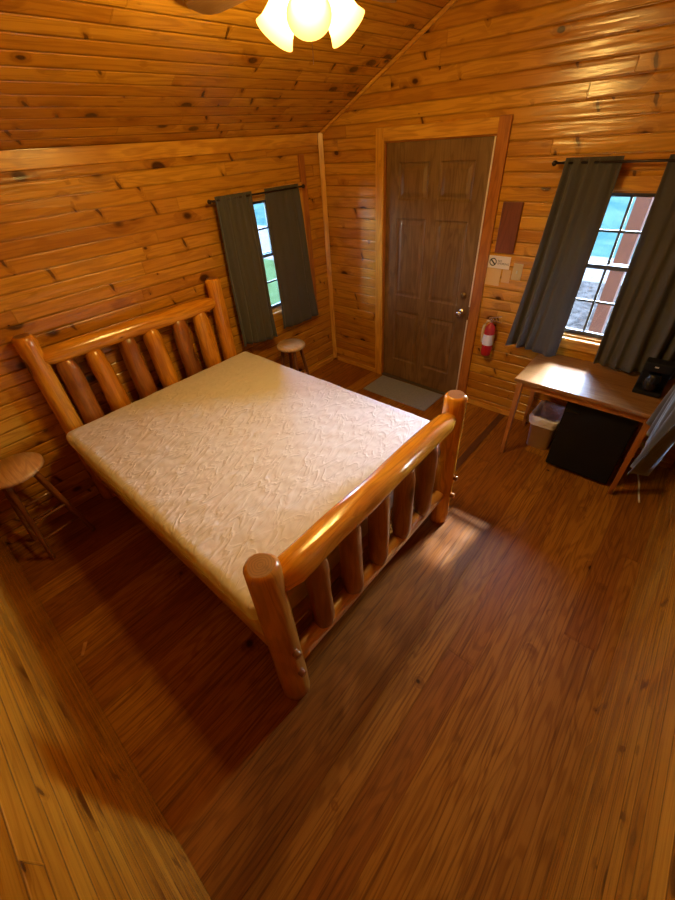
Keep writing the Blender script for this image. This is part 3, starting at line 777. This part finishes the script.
# ------------------------------------------------------------------ desk
DX0, DX1, DY0, DZ = 2.245, 3.10, -0.565, 0.68
desk = thing('desk', ((DX0 + DX1) / 2, -0.29, 0), 'plain wooden desk with a glossy top under the wide window', 'desk')
m = MB(); m.box((DX0, DY0, DZ - 0.026), (DX1, -0.022, DZ)); m.build('desk_top', 'desk', desk, bevel=0.004)
m = MB(); m.box((DX0 + 0.03, DY0 + 0.025, DZ - 0.075), (DX1 - 0.03, DY0 + 0.043, DZ - 0.026)); m.box((DX0 + 0.03, -0.07, DZ - 0.075), (DX1 - 0.03, -0.052, DZ - 0.026))
m.box((DX0 + 0.03, DY0 + 0.043, DZ - 0.075), (DX0 + 0.048, -0.07, DZ - 0.026)); m.box((DX1 - 0.048, DY0 + 0.043, DZ - 0.075), (DX1 - 0.03, -0.07, DZ - 0.026))
m.build('apron', 'deskleg', desk)
for x in (DX0 + 0.02, DX1 - 0.058):
    for y in (DY0 + 0.012, -0.085):
        m = MB(); a = 0.038; b = 0.006
        m.hexa([(x + b, y + b, 0), (x + a - b, y + b, 0), (x + a - b, y + a - b, 0), (x + b, y + a - b, 0), (x, y, DZ - 0.026), (x + a, y, DZ - 0.026), (x + a, y + a, DZ - 0.026), (x, y + a, DZ - 0.026)], grain=2)
        m.build('leg', 'deskleg', desk, bevel=0.002)

# mini fridge
fr_ = thing('mini_fridge', (2.82, -0.27, 0), 'black mini fridge tucked under the desk', 'fridge')
m = MB(); m.box((2.60, -0.445, 0.012), (3.02, -0.09, 0.60)); m.build('cabinet', 'black', fr_, bevel=0.008)
m = MB(); m.box((2.60, -0.490, 0.02), (3.02, -0.450, 0.60)); dd = m.build('door', 'black', fr_, bevel=0.01)
m = MB(); m.box((2.61, -0.497, 0.50), (2.70, -0.489, 0.52)); m.build('handle', 'blackgloss', dd, bevel=0.003)
for x in (2.63, 2.97):
    for y in (-0.42, -0.13):
        m = MB(); m.lathe([(0.015, 0), (0.015, 0.013)], (x, y, 0), n=12); m.build('foot', 'black', fr_)


# waste bin
bn = thing('waste_bin', (2.475, -0.23, 0), 'pale grey plastic waste bin with a crumpled liner beside the black fridge', 'bin')
def ring_rect(cx, cy, hx, hy, z, r=0.03, n=4):
    P = []
    for (sx, sy, a0_) in ((1, 1, 0), (-1, 1, pi / 2), (-1, -1, pi), (1, -1, 3 * pi / 2)):
        for i in range(n + 1):
            a = a0_ + pi / 2 * i / n; P.append((cx + sx * (hx - r) + r * cos(a), cy + sy * (hy - r) + r * sin(a), z))
    return P
def loft(rings_, capb=True, capt=False, jit=0, seed=0):
    m = MB(); R_ = []
    for k_, ring in enumerate(rings_):
        R_.append([m.bm.verts.new(Vector(p) + (Vector((noise.noise(Vector(p) * 30), noise.noise(Vector(p) * 30 + Vector((5, 5, 5))), noise.noise(Vector(p) * 26 + Vector((9, 1, 5))))) * jit)) for p in ring])
    n = len(rings_[0])
    for k_ in range(len(R_) - 1):
        for i in range(n):
            f = m.bm.faces.new((R_[k_][i], R_[k_][(i + 1) % n], R_[k_ + 1][(i + 1) % n], R_[k_ + 1][i])); f.smooth = True
    if capb: m.bm.faces.new(R_[0][::-1])
    if capt: m.bm.faces.new(R_[-1])
    return m
m = loft([ring_rect(2.475, -0.23, 0.080, 0.095, 0.0), ring_rect(2.475, -0.23, 0.096, 0.125, 0.29), ring_rect(2.475, -0.23, 0.103, 0.132, 0.292), ring_rect(2.475, -0.23, 0.103, 0.132, 0.30),
          ring_rect(2.475, -0.23, 0.094, 0.123, 0.30), ring_rect(2.475, -0.23, 0.077, 0.092, 0.006)], True, True)
m.build('bucket', 'bin', bn)
m = loft([ring_rect(2.475, -0.23, 0.107, 0.136, 0.235, 0.04, 6), ring_rect(2.475, -0.23, 0.108, 0.138, 0.285, 0.04, 6), ring_rect(2.475, -0.23, 0.106, 0.136, 0.308, 0.04, 6), ring_rect(2.475, -0.23, 0.086, 0.115, 0.300, 0.04, 6),
          ring_rect(2.475, -0.23, 0.078, 0.10, 0.20, 0.04, 6), ring_rect(2.475, -0.23, 0.05, 0.07, 0.14, 0.03, 6)], False, True, jit=0.012)
m.build('liner', 'liner', bn)

# white cord on the floor right of the desk, dark appliance on the desk
m = MB(); m.tube([(3.12, -0.12, 0.006), (3.17, -0.20, 0.006), (3.20, -0.32, 0.006), (3.215, -0.42, 0.006), (3.235, -0.52, 0.006)], 0.006)
tag(m.build('power_cord', 'white', origin=(3.23, -0.4, 0)), 'white cord lying on the floor right of the desk', 'cord')
ap = thing('coffee_maker', (2.99, -0.275, DZ), 'small black appliance in the dark corner of the desk between the curtains', 'appliance')
m = MB(); m.box((2.91, -0.34, DZ), (3.06, -0.215, DZ + 0.03)); m.box((2.91, -0.26, DZ + 0.03), (3.06, -0.215, DZ + 0.20)); m.box((2.91, -0.34, DZ + 0.16), (3.06, -0.26, DZ + 0.22)); m.build('body', 'black', ap, bevel=0.008)
m = MB(); m.lathe([(0.030, 0.032), (0.040, 0.05), (0.041, 0.10), (0.033, 0.135), (0.028, 0.14)], (2.985, -0.3105, DZ), n=18); m.build('carafe', 'blackgloss', ap)
m = MB(); m.box((2.965, -0.3425, DZ + 0.19), (2.985, -0.3395, DZ + 0.198)); m.build('badge', 'white', ap)

# door mat
m = MB(); m.box((0.73, -0.385, 0.001), (1.47, -0.03, 0.012)); tag(m.build('door_mat', 'mat', origin=(1.1, -0.2, 0.001), bevel=0.004), 'blue grey rectangular mat on the floor before the door', 'mat')

# scrap of wood on the floor, lower left
m = MB()
m.hexa([(1.16, -3.44, 0.001), (1.22, -3.475, 0.001), (1.225, -3.468, 0.002), (1.165, -3.425, 0.002), (1.155, -3.44, 0.004), (1.22, -3.48, 0.006), (1.23, -3.465, 0.008), (1.165, -3.42, 0.006)])
tag(m.build('wood_splinter', 'rail', origin=(1.19, -3.45, 0.001)), 'small pale splinter of wood on the floor by the lower left wall', 'splinter')

# ------------------------------------------------------------------ curtains
def curtain(top0, top1, bot0, bot1, nrm, ztop, zbot, folds, amp, seed, label, group=None, ymid=None, sag=0.0, head=0.03, bulge=0.0, vexp=1.25):
    """top0..: horizontal xy points; nrm: xy normal into the room"""
    m = MB(); nu, nv = folds * 10, 34
    t0, t1, b0, b1 = Vector(top0), Vector(top1), Vector(bot0), Vector(bot1); nn = Vector(nrm)
    G = []
    for i in range(nu + 1):
        u = i / nu; colv = []
        for j in range(nv + 1):
            v = j / nv
            p = t0.lerp(t1, u).lerp(b0.lerp(b1, u), v ** vexp)
            ph = 2 * pi * folds * (u + 0.035 * sin(seed + 9 * u + 2 * v)) + seed
            A = amp * (0.45 + 0.75 * v) * (0.7 + 0.5 * sin(3.3 * u * 2 + seed))
            off = A * sin(ph) + 0.25 * A * sin(2 * ph + seed) + 0.006 * sin(7 * v + seed + 4 * u) + bulge * sin(pi * min(1, v * 1.0)) * sin(pi * u)
            if v < head: off += 0.004 * sin(ph * 3)
            p = p + nn * off
            z = ztop + (zbot - ztop) * v + 0.012 * v * sin(5 * u + seed)
            colv.append(m.bm.verts.new((p.x, p.y, z)))
        G.append(colv)
    for i in range(nu):
        for j in range(nv):
            f = m.bm.faces.new((G[i][j], G[i + 1][j], G[i + 1][j + 1], G[i][j + 1])); f.smooth = True
    c = (t0 + t1) / 2
    o = m.build('curtain', 'curtain', origin=(c.x, c.y, zbot), recalc=False, solid=0.003)
    return tag(o, label, 'curtain', 'charcoal curtain panels at the windows')
def rod(a, b, wallpts, label):
    a, b = Vector(a), Vector(b); root = thing('curtain_rod', (a + b) / 2, label, 'curtain rod', 'dark curtain rods')
    m = MB(); m.tube([a, b], 0.007, 10); m.build('pole', 'darkmetal', root)
    for p, s in ((a, -1), (b, 1)):
        d = (b - a).normalized() * s
        m = MB(); m.lathe([(0.008, 0), (0.012, 0.004), (0.016, 0.014), (0.012, 0.024), (0.002, 0.03)], p, d, n=12); m.build('finial', 'darkmetal', root)
    for p, w_ in wallpts:
        m = MB(); m.tube([Vector(w_), Vector(p)], 0.005, 8); m.build('bracket', 'darkmetal', root)
rod((0.085, -1.30, 1.775), (0.085, -0.36, 1.775), [((0.085, -1.27, 1.775), (0.001, -1.27, 1.775)), ((0.085, -0.385, 1.775), (0.001, -0.385, 1.775))], 'thin dark rod over the bed wall window')
rod((2.04, -0.085, 1.875), (3.14, -0.085, 1.875), [((2.06, -0.085, 1.875), (2.06, -0.001, 1.875)), ((3.125, -0.085, 1.875), (3.125, -0.001, 1.875))], 'thin dark rod over the desk window')
rod((W - 0.085, -1.35, 1.82), (W - 0.085, -0.20, 1.82), [((W - 0.085, -1.30, 1.82), (W - 0.001, -1.30, 1.82)), ((W - 0.085, -0.25, 1.82), (W - 0.001, -0.25, 1.82))], 'thin dark rod over the right wall window')
# bed wall window
curtain((0.085, -1.27), (0.095, -0.93), (0.10, -1.32), (0.165, -0.97), (1, 0), 1.80, 0.665, 5, 0.019, 1.0, 'charcoal curtain panel left of the gap in the bed wall window')
curtain((0.080, -0.79), (0.085, -0.41), (0.070, -0.80), (0.095, -0.33), (1, 0), 1.80, 0.65, 4, 0.013, 2.2, 'charcoal curtain panel nearest the room corner on the bed wall')
# desk window
curtain((2.09, -0.085), (2.39, -0.085), (1.995, -0.105), (2.365, -0.12), (0, -1), 1.90, 0.70, 5, 0.024, 0.4, 'charcoal curtain panel right of the fire extinguisher')
curtain((2.60, -0.085), (3.12, -0.085), (2.625, -0.12), (3.10, -0.12), (0, -1), 1.90, 0.72, 6, 0.024, 3.1, 'charcoal curtain panel at the right side of the desk window')
# right wall window
curtain((W - 0.085, -0.24), (W - 0.085, -0.60), (3.16, -0.24), (3.14, -0.62), (-1, 0), 1.84, 0.70, 4, 0.025, 0.9, 'charcoal curtain panel on the right wall reaching the desk end')
curtain((W - 0.085, -0.62), (W - 0.085, -1.30), (3.08, -0.63), (3.09, -1.20), (-1, 0), 1.84, 0.66, 5, 0.028, 2.0, 'charcoal curtain panel bulging out at the right edge over the floor', bulge=0.04, vexp=0.8)

# ------------------------------------------------------------------ wall items by the door
m = MB(); m.box((1.725, -0.016, 1.335), (1.865, -0.001, 1.66)); tag(m.build('wooden_plaque', 'plaque', origin=(1.79, -0.001, 1.335), bevel=0.004), 'dark reddish brown wooden plaque on the wall right of the door', 'plaque')
sg = thing('no_smoking_sign', (1.77, -0.002, 1.22), 'white no smoking notice pinned under the brown plaque', 'sign')
m = MB(); m.box((1.685, -0.0045, 1.225), (1.855, -0.002, 1.312)); m.build('sign_panel', 'paper', sg)
m = MB(); cx_, cz_ = 1.725, 1.268
N = 28
for i in range(N):
    a, b = 2 * pi * i / N, 2 * pi * (i + 1) / N
    m.face([(cx_ + .028 * cos(a), -0.0050, cz_ + .028 * sin(a)), (cx_ + .028 * cos(b), -0.0050, cz_ + .028 * sin(b)), (cx_ + .021 * cos(b), -0.0050, cz_ + .021 * sin(b)), (cx_ + .021 * cos(a), -0.0050, cz_ + .021 * sin(a))])
m.hexa([(cx_ - .020, -0.0054, cz_ + .013), (cx_ + .013, -0.0054, cz_ - .020), (cx_ + .013, -0.0048, cz_ - .020), (cx_ - .020, -0.0048, cz_ + .013),
        (cx_ - .013, -0.0054, cz_ + .020), (cx_ + .020, -0.0054, cz_ - .013), (cx_ + .020, -0.0048, cz_ - .013), (cx_ - .013, -0.0048, cz_ + .020)])
m.build('prohibition_symbol', 'ink', sg)
tcu = bpy.data.curves.new('sign_text', 'FONT'); tcu.body = 'NO\nSMOKING'; tcu.size = 0.020; tcu.extrude = 0.0003; tcu.space_line = 0.9
to = bpy.data.objects.new('sign_text', tcu); COL.objects.link(to)
to.rotation_euler = (pi / 2, 0, 0)
to.location = (1.760, -0.0055, 1.272)
dg = bpy.context.evaluated_depsgraph_get(); tm = bpy.data.meshes.new_from_object(to.evaluated_get(dg))
tm.transform(Matrix.Translation(Vector(to.location) - sg.location) @ Matrix.Rotation(pi / 2, 4, 'X'))
bpy.data.objects.remove(to); tm.materials.clear(); tm.materials.append(M['ink'])
t2 = bpy.data.objects.new('lettering', tm); COL.objects.link(t2); t2.parent = sg
m = MB(); m.box((1.675, -0.004, 1.10), (1.80, -0.002, 1.222)); tag(m.build('notice_sheet', 'tanpaper', origin=(1.74, -0.002, 1.10)), 'tan paper notice below the no smoking notice', 'paper', 'tan papers below the plaque')
m = MB(); m.box((1.812, -0.004, 1.13), (1.875, -0.002, 1.222)); tag(m.build('notice_sheet', 'tanpaper', origin=(1.84, -0.002, 1.13)), 'small tan card next to the larger tan notice', 'paper', 'tan papers below the plaque')
sw = thing('light_switch', (1.925, -0.001, 1.22), 'cream light switch plate half hidden by the desk window curtain', 'switch')
m = MB(); m.box((1.885, -0.007, 1.16), (1.955, -0.001, 1.275)); m.build('plate', 'hose', sw, bevel=0.002)
m = MB(); m.box((1.915, -0.016, 1.207), (1.925, -0.007, 1.228)); m.build('toggle', 'white', sw, bevel=0.001)

ex = thing('fire_extinguisher', (1.825, -0.062, 0.55), 'small red fire extinguisher hung on the wall right of the door', 'extinguisher')
E0 = (1.825, -0.062, 0.55)
m = MB(); m.lathe([(0.030, 0.0), (0.042, 0.008), (0.044, 0.03), (0.044, 0.215), (0.040, 0.24), (0.026, 0.262), (0.014, 0.272), (0.014, 0.285)], E0, n=24); m.build('cylinder', 'red', ex)
m = MB(); m.lathe([(0.0448, 0.10), (0.0448, 0.19)], E0, n=24, closed_ends=False); tag(m.build('label_band', 'paper', ex), 'white printed band around the red cylinder')
m = MB(); m.box((1.813, -0.074, 0.833), (1.837, -0.05, 0.862)); m.build('valve', 'chrome', ex, bevel=0.003)
m = MB(); m.hexa([(1.80, -0.071, 0.862), (1.90, -0.071, 0.893), (1.90, -0.053, 0.893), (1.80, -0.053, 0.862), (1.80, -0.071, 0.869), (1.90, -0.071, 0.900), (1.90, -0.053, 0.900), (1.80, -0.053, 0.869)])
m.hexa([(1.82, -0.071, 0.852), (1.91, -0.071, 0.845), (1.91, -0.053, 0.845), (1.82, -0.053, 0.852), (1.82, -0.071, 0.858), (1.91, -0.071, 0.851), (1.91, -0.053, 0.851), (1.82, -0.053, 0.858)]); m.build('lever', 'chrome', ex)
m = MB(); m.tube([(1.815, -0.062, 0.845), (1.79, -0.064, 0.84), (1.772, -0.068, 0.80), (1.768, -0.072, 0.74), (1.772, -0.074, 0.69), (1.778, -0.074, 0.66)], 0.009, 10); tag(m.build('hose', 'hose', ex), 'cream hose')
m = MB(); m.box((1.805, -0.018, 0.60), (1.845, -0.001, 0.80)); m.build('wall_bracket', 'blackgloss', ex)

# ------------------------------------------------------------------ ceiling fan with lights
FC = Vector((1.66, -1.80, 0))
fan = thing('ceiling_fan', (FC.x, FC.y, HR - 0.02), 'wooden ceiling fan with three lit bell shaped glass shades', 'ceiling fan')
m = MB(); m.lathe([(0.065, HR - 0.03), (0.060, HR - 0.08), (0.03, HR - 0.105), (0.014, HR - 0.11), (0.014, 2.66)], FC, n=24); m.build('downrod', 'brass', fan)
m = MB(); m.lathe([(0.03, 2.66), (0.085, 2.645), (0.105, 2.61), (0.105, 2.54), (0.09, 2.515), (0.09, 2.485), (0.05, 2.478), (0.055, 2.45), (0.05, 2.42), (0.015, 2.405), (0.012, 2.39)], FC, n=28); m.build('motor_housing', 'brass', fan)
for i in range(5):
    a = math.radians(104 + 72 * i)
    d = Vector((cos(a), sin(a), 0)); n_ = Vector((-sin(a), cos(a), 0))
    m = MB(); pts = [(0.16, 0.045), (0.22, 0.058), (0.45, 0.066), (0.60, 0.066), (0.66, 0.055), (0.685, 0.03)]
    up, lo = [], []
    for (r_, hw) in pts:
        for s_ in (-1, 1):
            c_ = FC + d * r_ + n_ * (hw * s_) + Vector((0, 0, 2.515 + 0.18 * hw * s_))
            up.append(m.bm.verts.new(c_ + Vector((0, 0, 0.004)))); lo.append(m.bm.verts.new(c_ - Vector((0, 0, 0.004))))
    def qf(vs_):
        f = m.bm.faces.new(vs_)
        for l in f.loops: l[m.uv].uv = ((l.vert.co - FC).dot(d), (l.vert.co - FC).dot(n_))
    for k_ in range(len(pts) - 1):
        a_, b_, c_, d_ = 2 * k_, 2 * k_ + 1, 2 * k_ + 3, 2 * k_ + 2
        qf((up[a_], up[b_], up[c_], up[d_])); qf((lo[d_], lo[c_], lo[b_], lo[a_])); qf((up[a_], up[d_], lo[d_], lo[a_])); qf((up[b_], lo[b_], lo[c_], up[c_]))
    qf((up[0], lo[0], lo[1], up[1])); e_ = 2 * len(pts) - 2; qf((up[e_], up[e_ + 1], lo[e_ + 1], lo[e_]))
    bl = m.build('blade', 'blade', fan)
    m = MB(); m.hexa([FC + d * 0.09 + n_ * -0.012 + Vector((0, 0, 2.520)), FC + d * 0.25 + n_ * -0.03 + Vector((0, 0, 2.506)), FC + d * 0.25 + n_ * 0.03 + Vector((0, 0, 2.516)), FC + d * 0.09 + n_ * 0.012 + Vector((0, 0, 2.520)),
                      FC + d * 0.09 + n_ * -0.012 + Vector((0, 0, 2.526)), FC + d * 0.25 + n_ * -0.03 + Vector((0, 0, 2.511)), FC + d * 0.25 + n_ * 0.03 + Vector((0, 0, 2.521)), FC + d * 0.09 + n_ * 0.012 + Vector((0, 0, 2.526))])
    m.build('blade_iron', 'brass', fan)
vdir = Vector((0.67, -0.742, 0)).normalized(); 
for ang in (0, 2 * pi / 3, -2 * pi / 3):
    d = Matrix.Rotation(ang, 3, 'Z') @ vdir
    ax = (d * 0.68 + Vector((0, 0, -0.75))).normalized()
    neck = FC + Vector((0, 0, 2.452)) + d * 0.066
    m = MB(); m.tube([FC + Vector((0, 0, 2.47)), FC + Vector((0, 0, 2.47)) + d * 0.04, neck], 0.009, 8); arm = m.build('light_arm', 'brass', fan)
    m = MB(); m.lathe([(0.018, -0.012), (0.028, 0.0), (0.030, 0.012)], neck, ax, n=18); m.build('socket_cup', 'brass', fan)
    m = MB(); m.lathe([(0.027, 0.006), (0.038, 0.02), (0.047, 0.045), (0.051, 0.075), (0.057, 0.10), (0.068, 0.123)], neck, ax, n=32, closed_ends=False)
    sh = m.build('glass_shade', 'shade', fan, solid=0.003)
    m = MB(); m.lathe([(0.012, 0.0), (0.014, 0.02), (0.026, 0.05), (0.028, 0.065), (0.020, 0.085), (0.002, 0.093)], neck, ax, n=18); m.build('bulb', 'bulb', fan)
    ld = bpy.data.lights.new('lamp_light', 'POINT'); ld.energy = LAMP_W; ld.color = LAMP_COL; ld.shadow_soft_size = 0.03
    lo_ = bpy.data.objects.new('lamp_light', ld); COL.objects.link(lo_); lo_.parent = fan
    lo_.location = (neck + ax * 0.128) - fan.location
m = MB(); m.tube([FC + Vector((0.02, -0.02, 2.40)), FC + Vector((0.02, -0.02, 2.27))], 0.0012, 6); m.build('pull_chain', 'brass', fan)
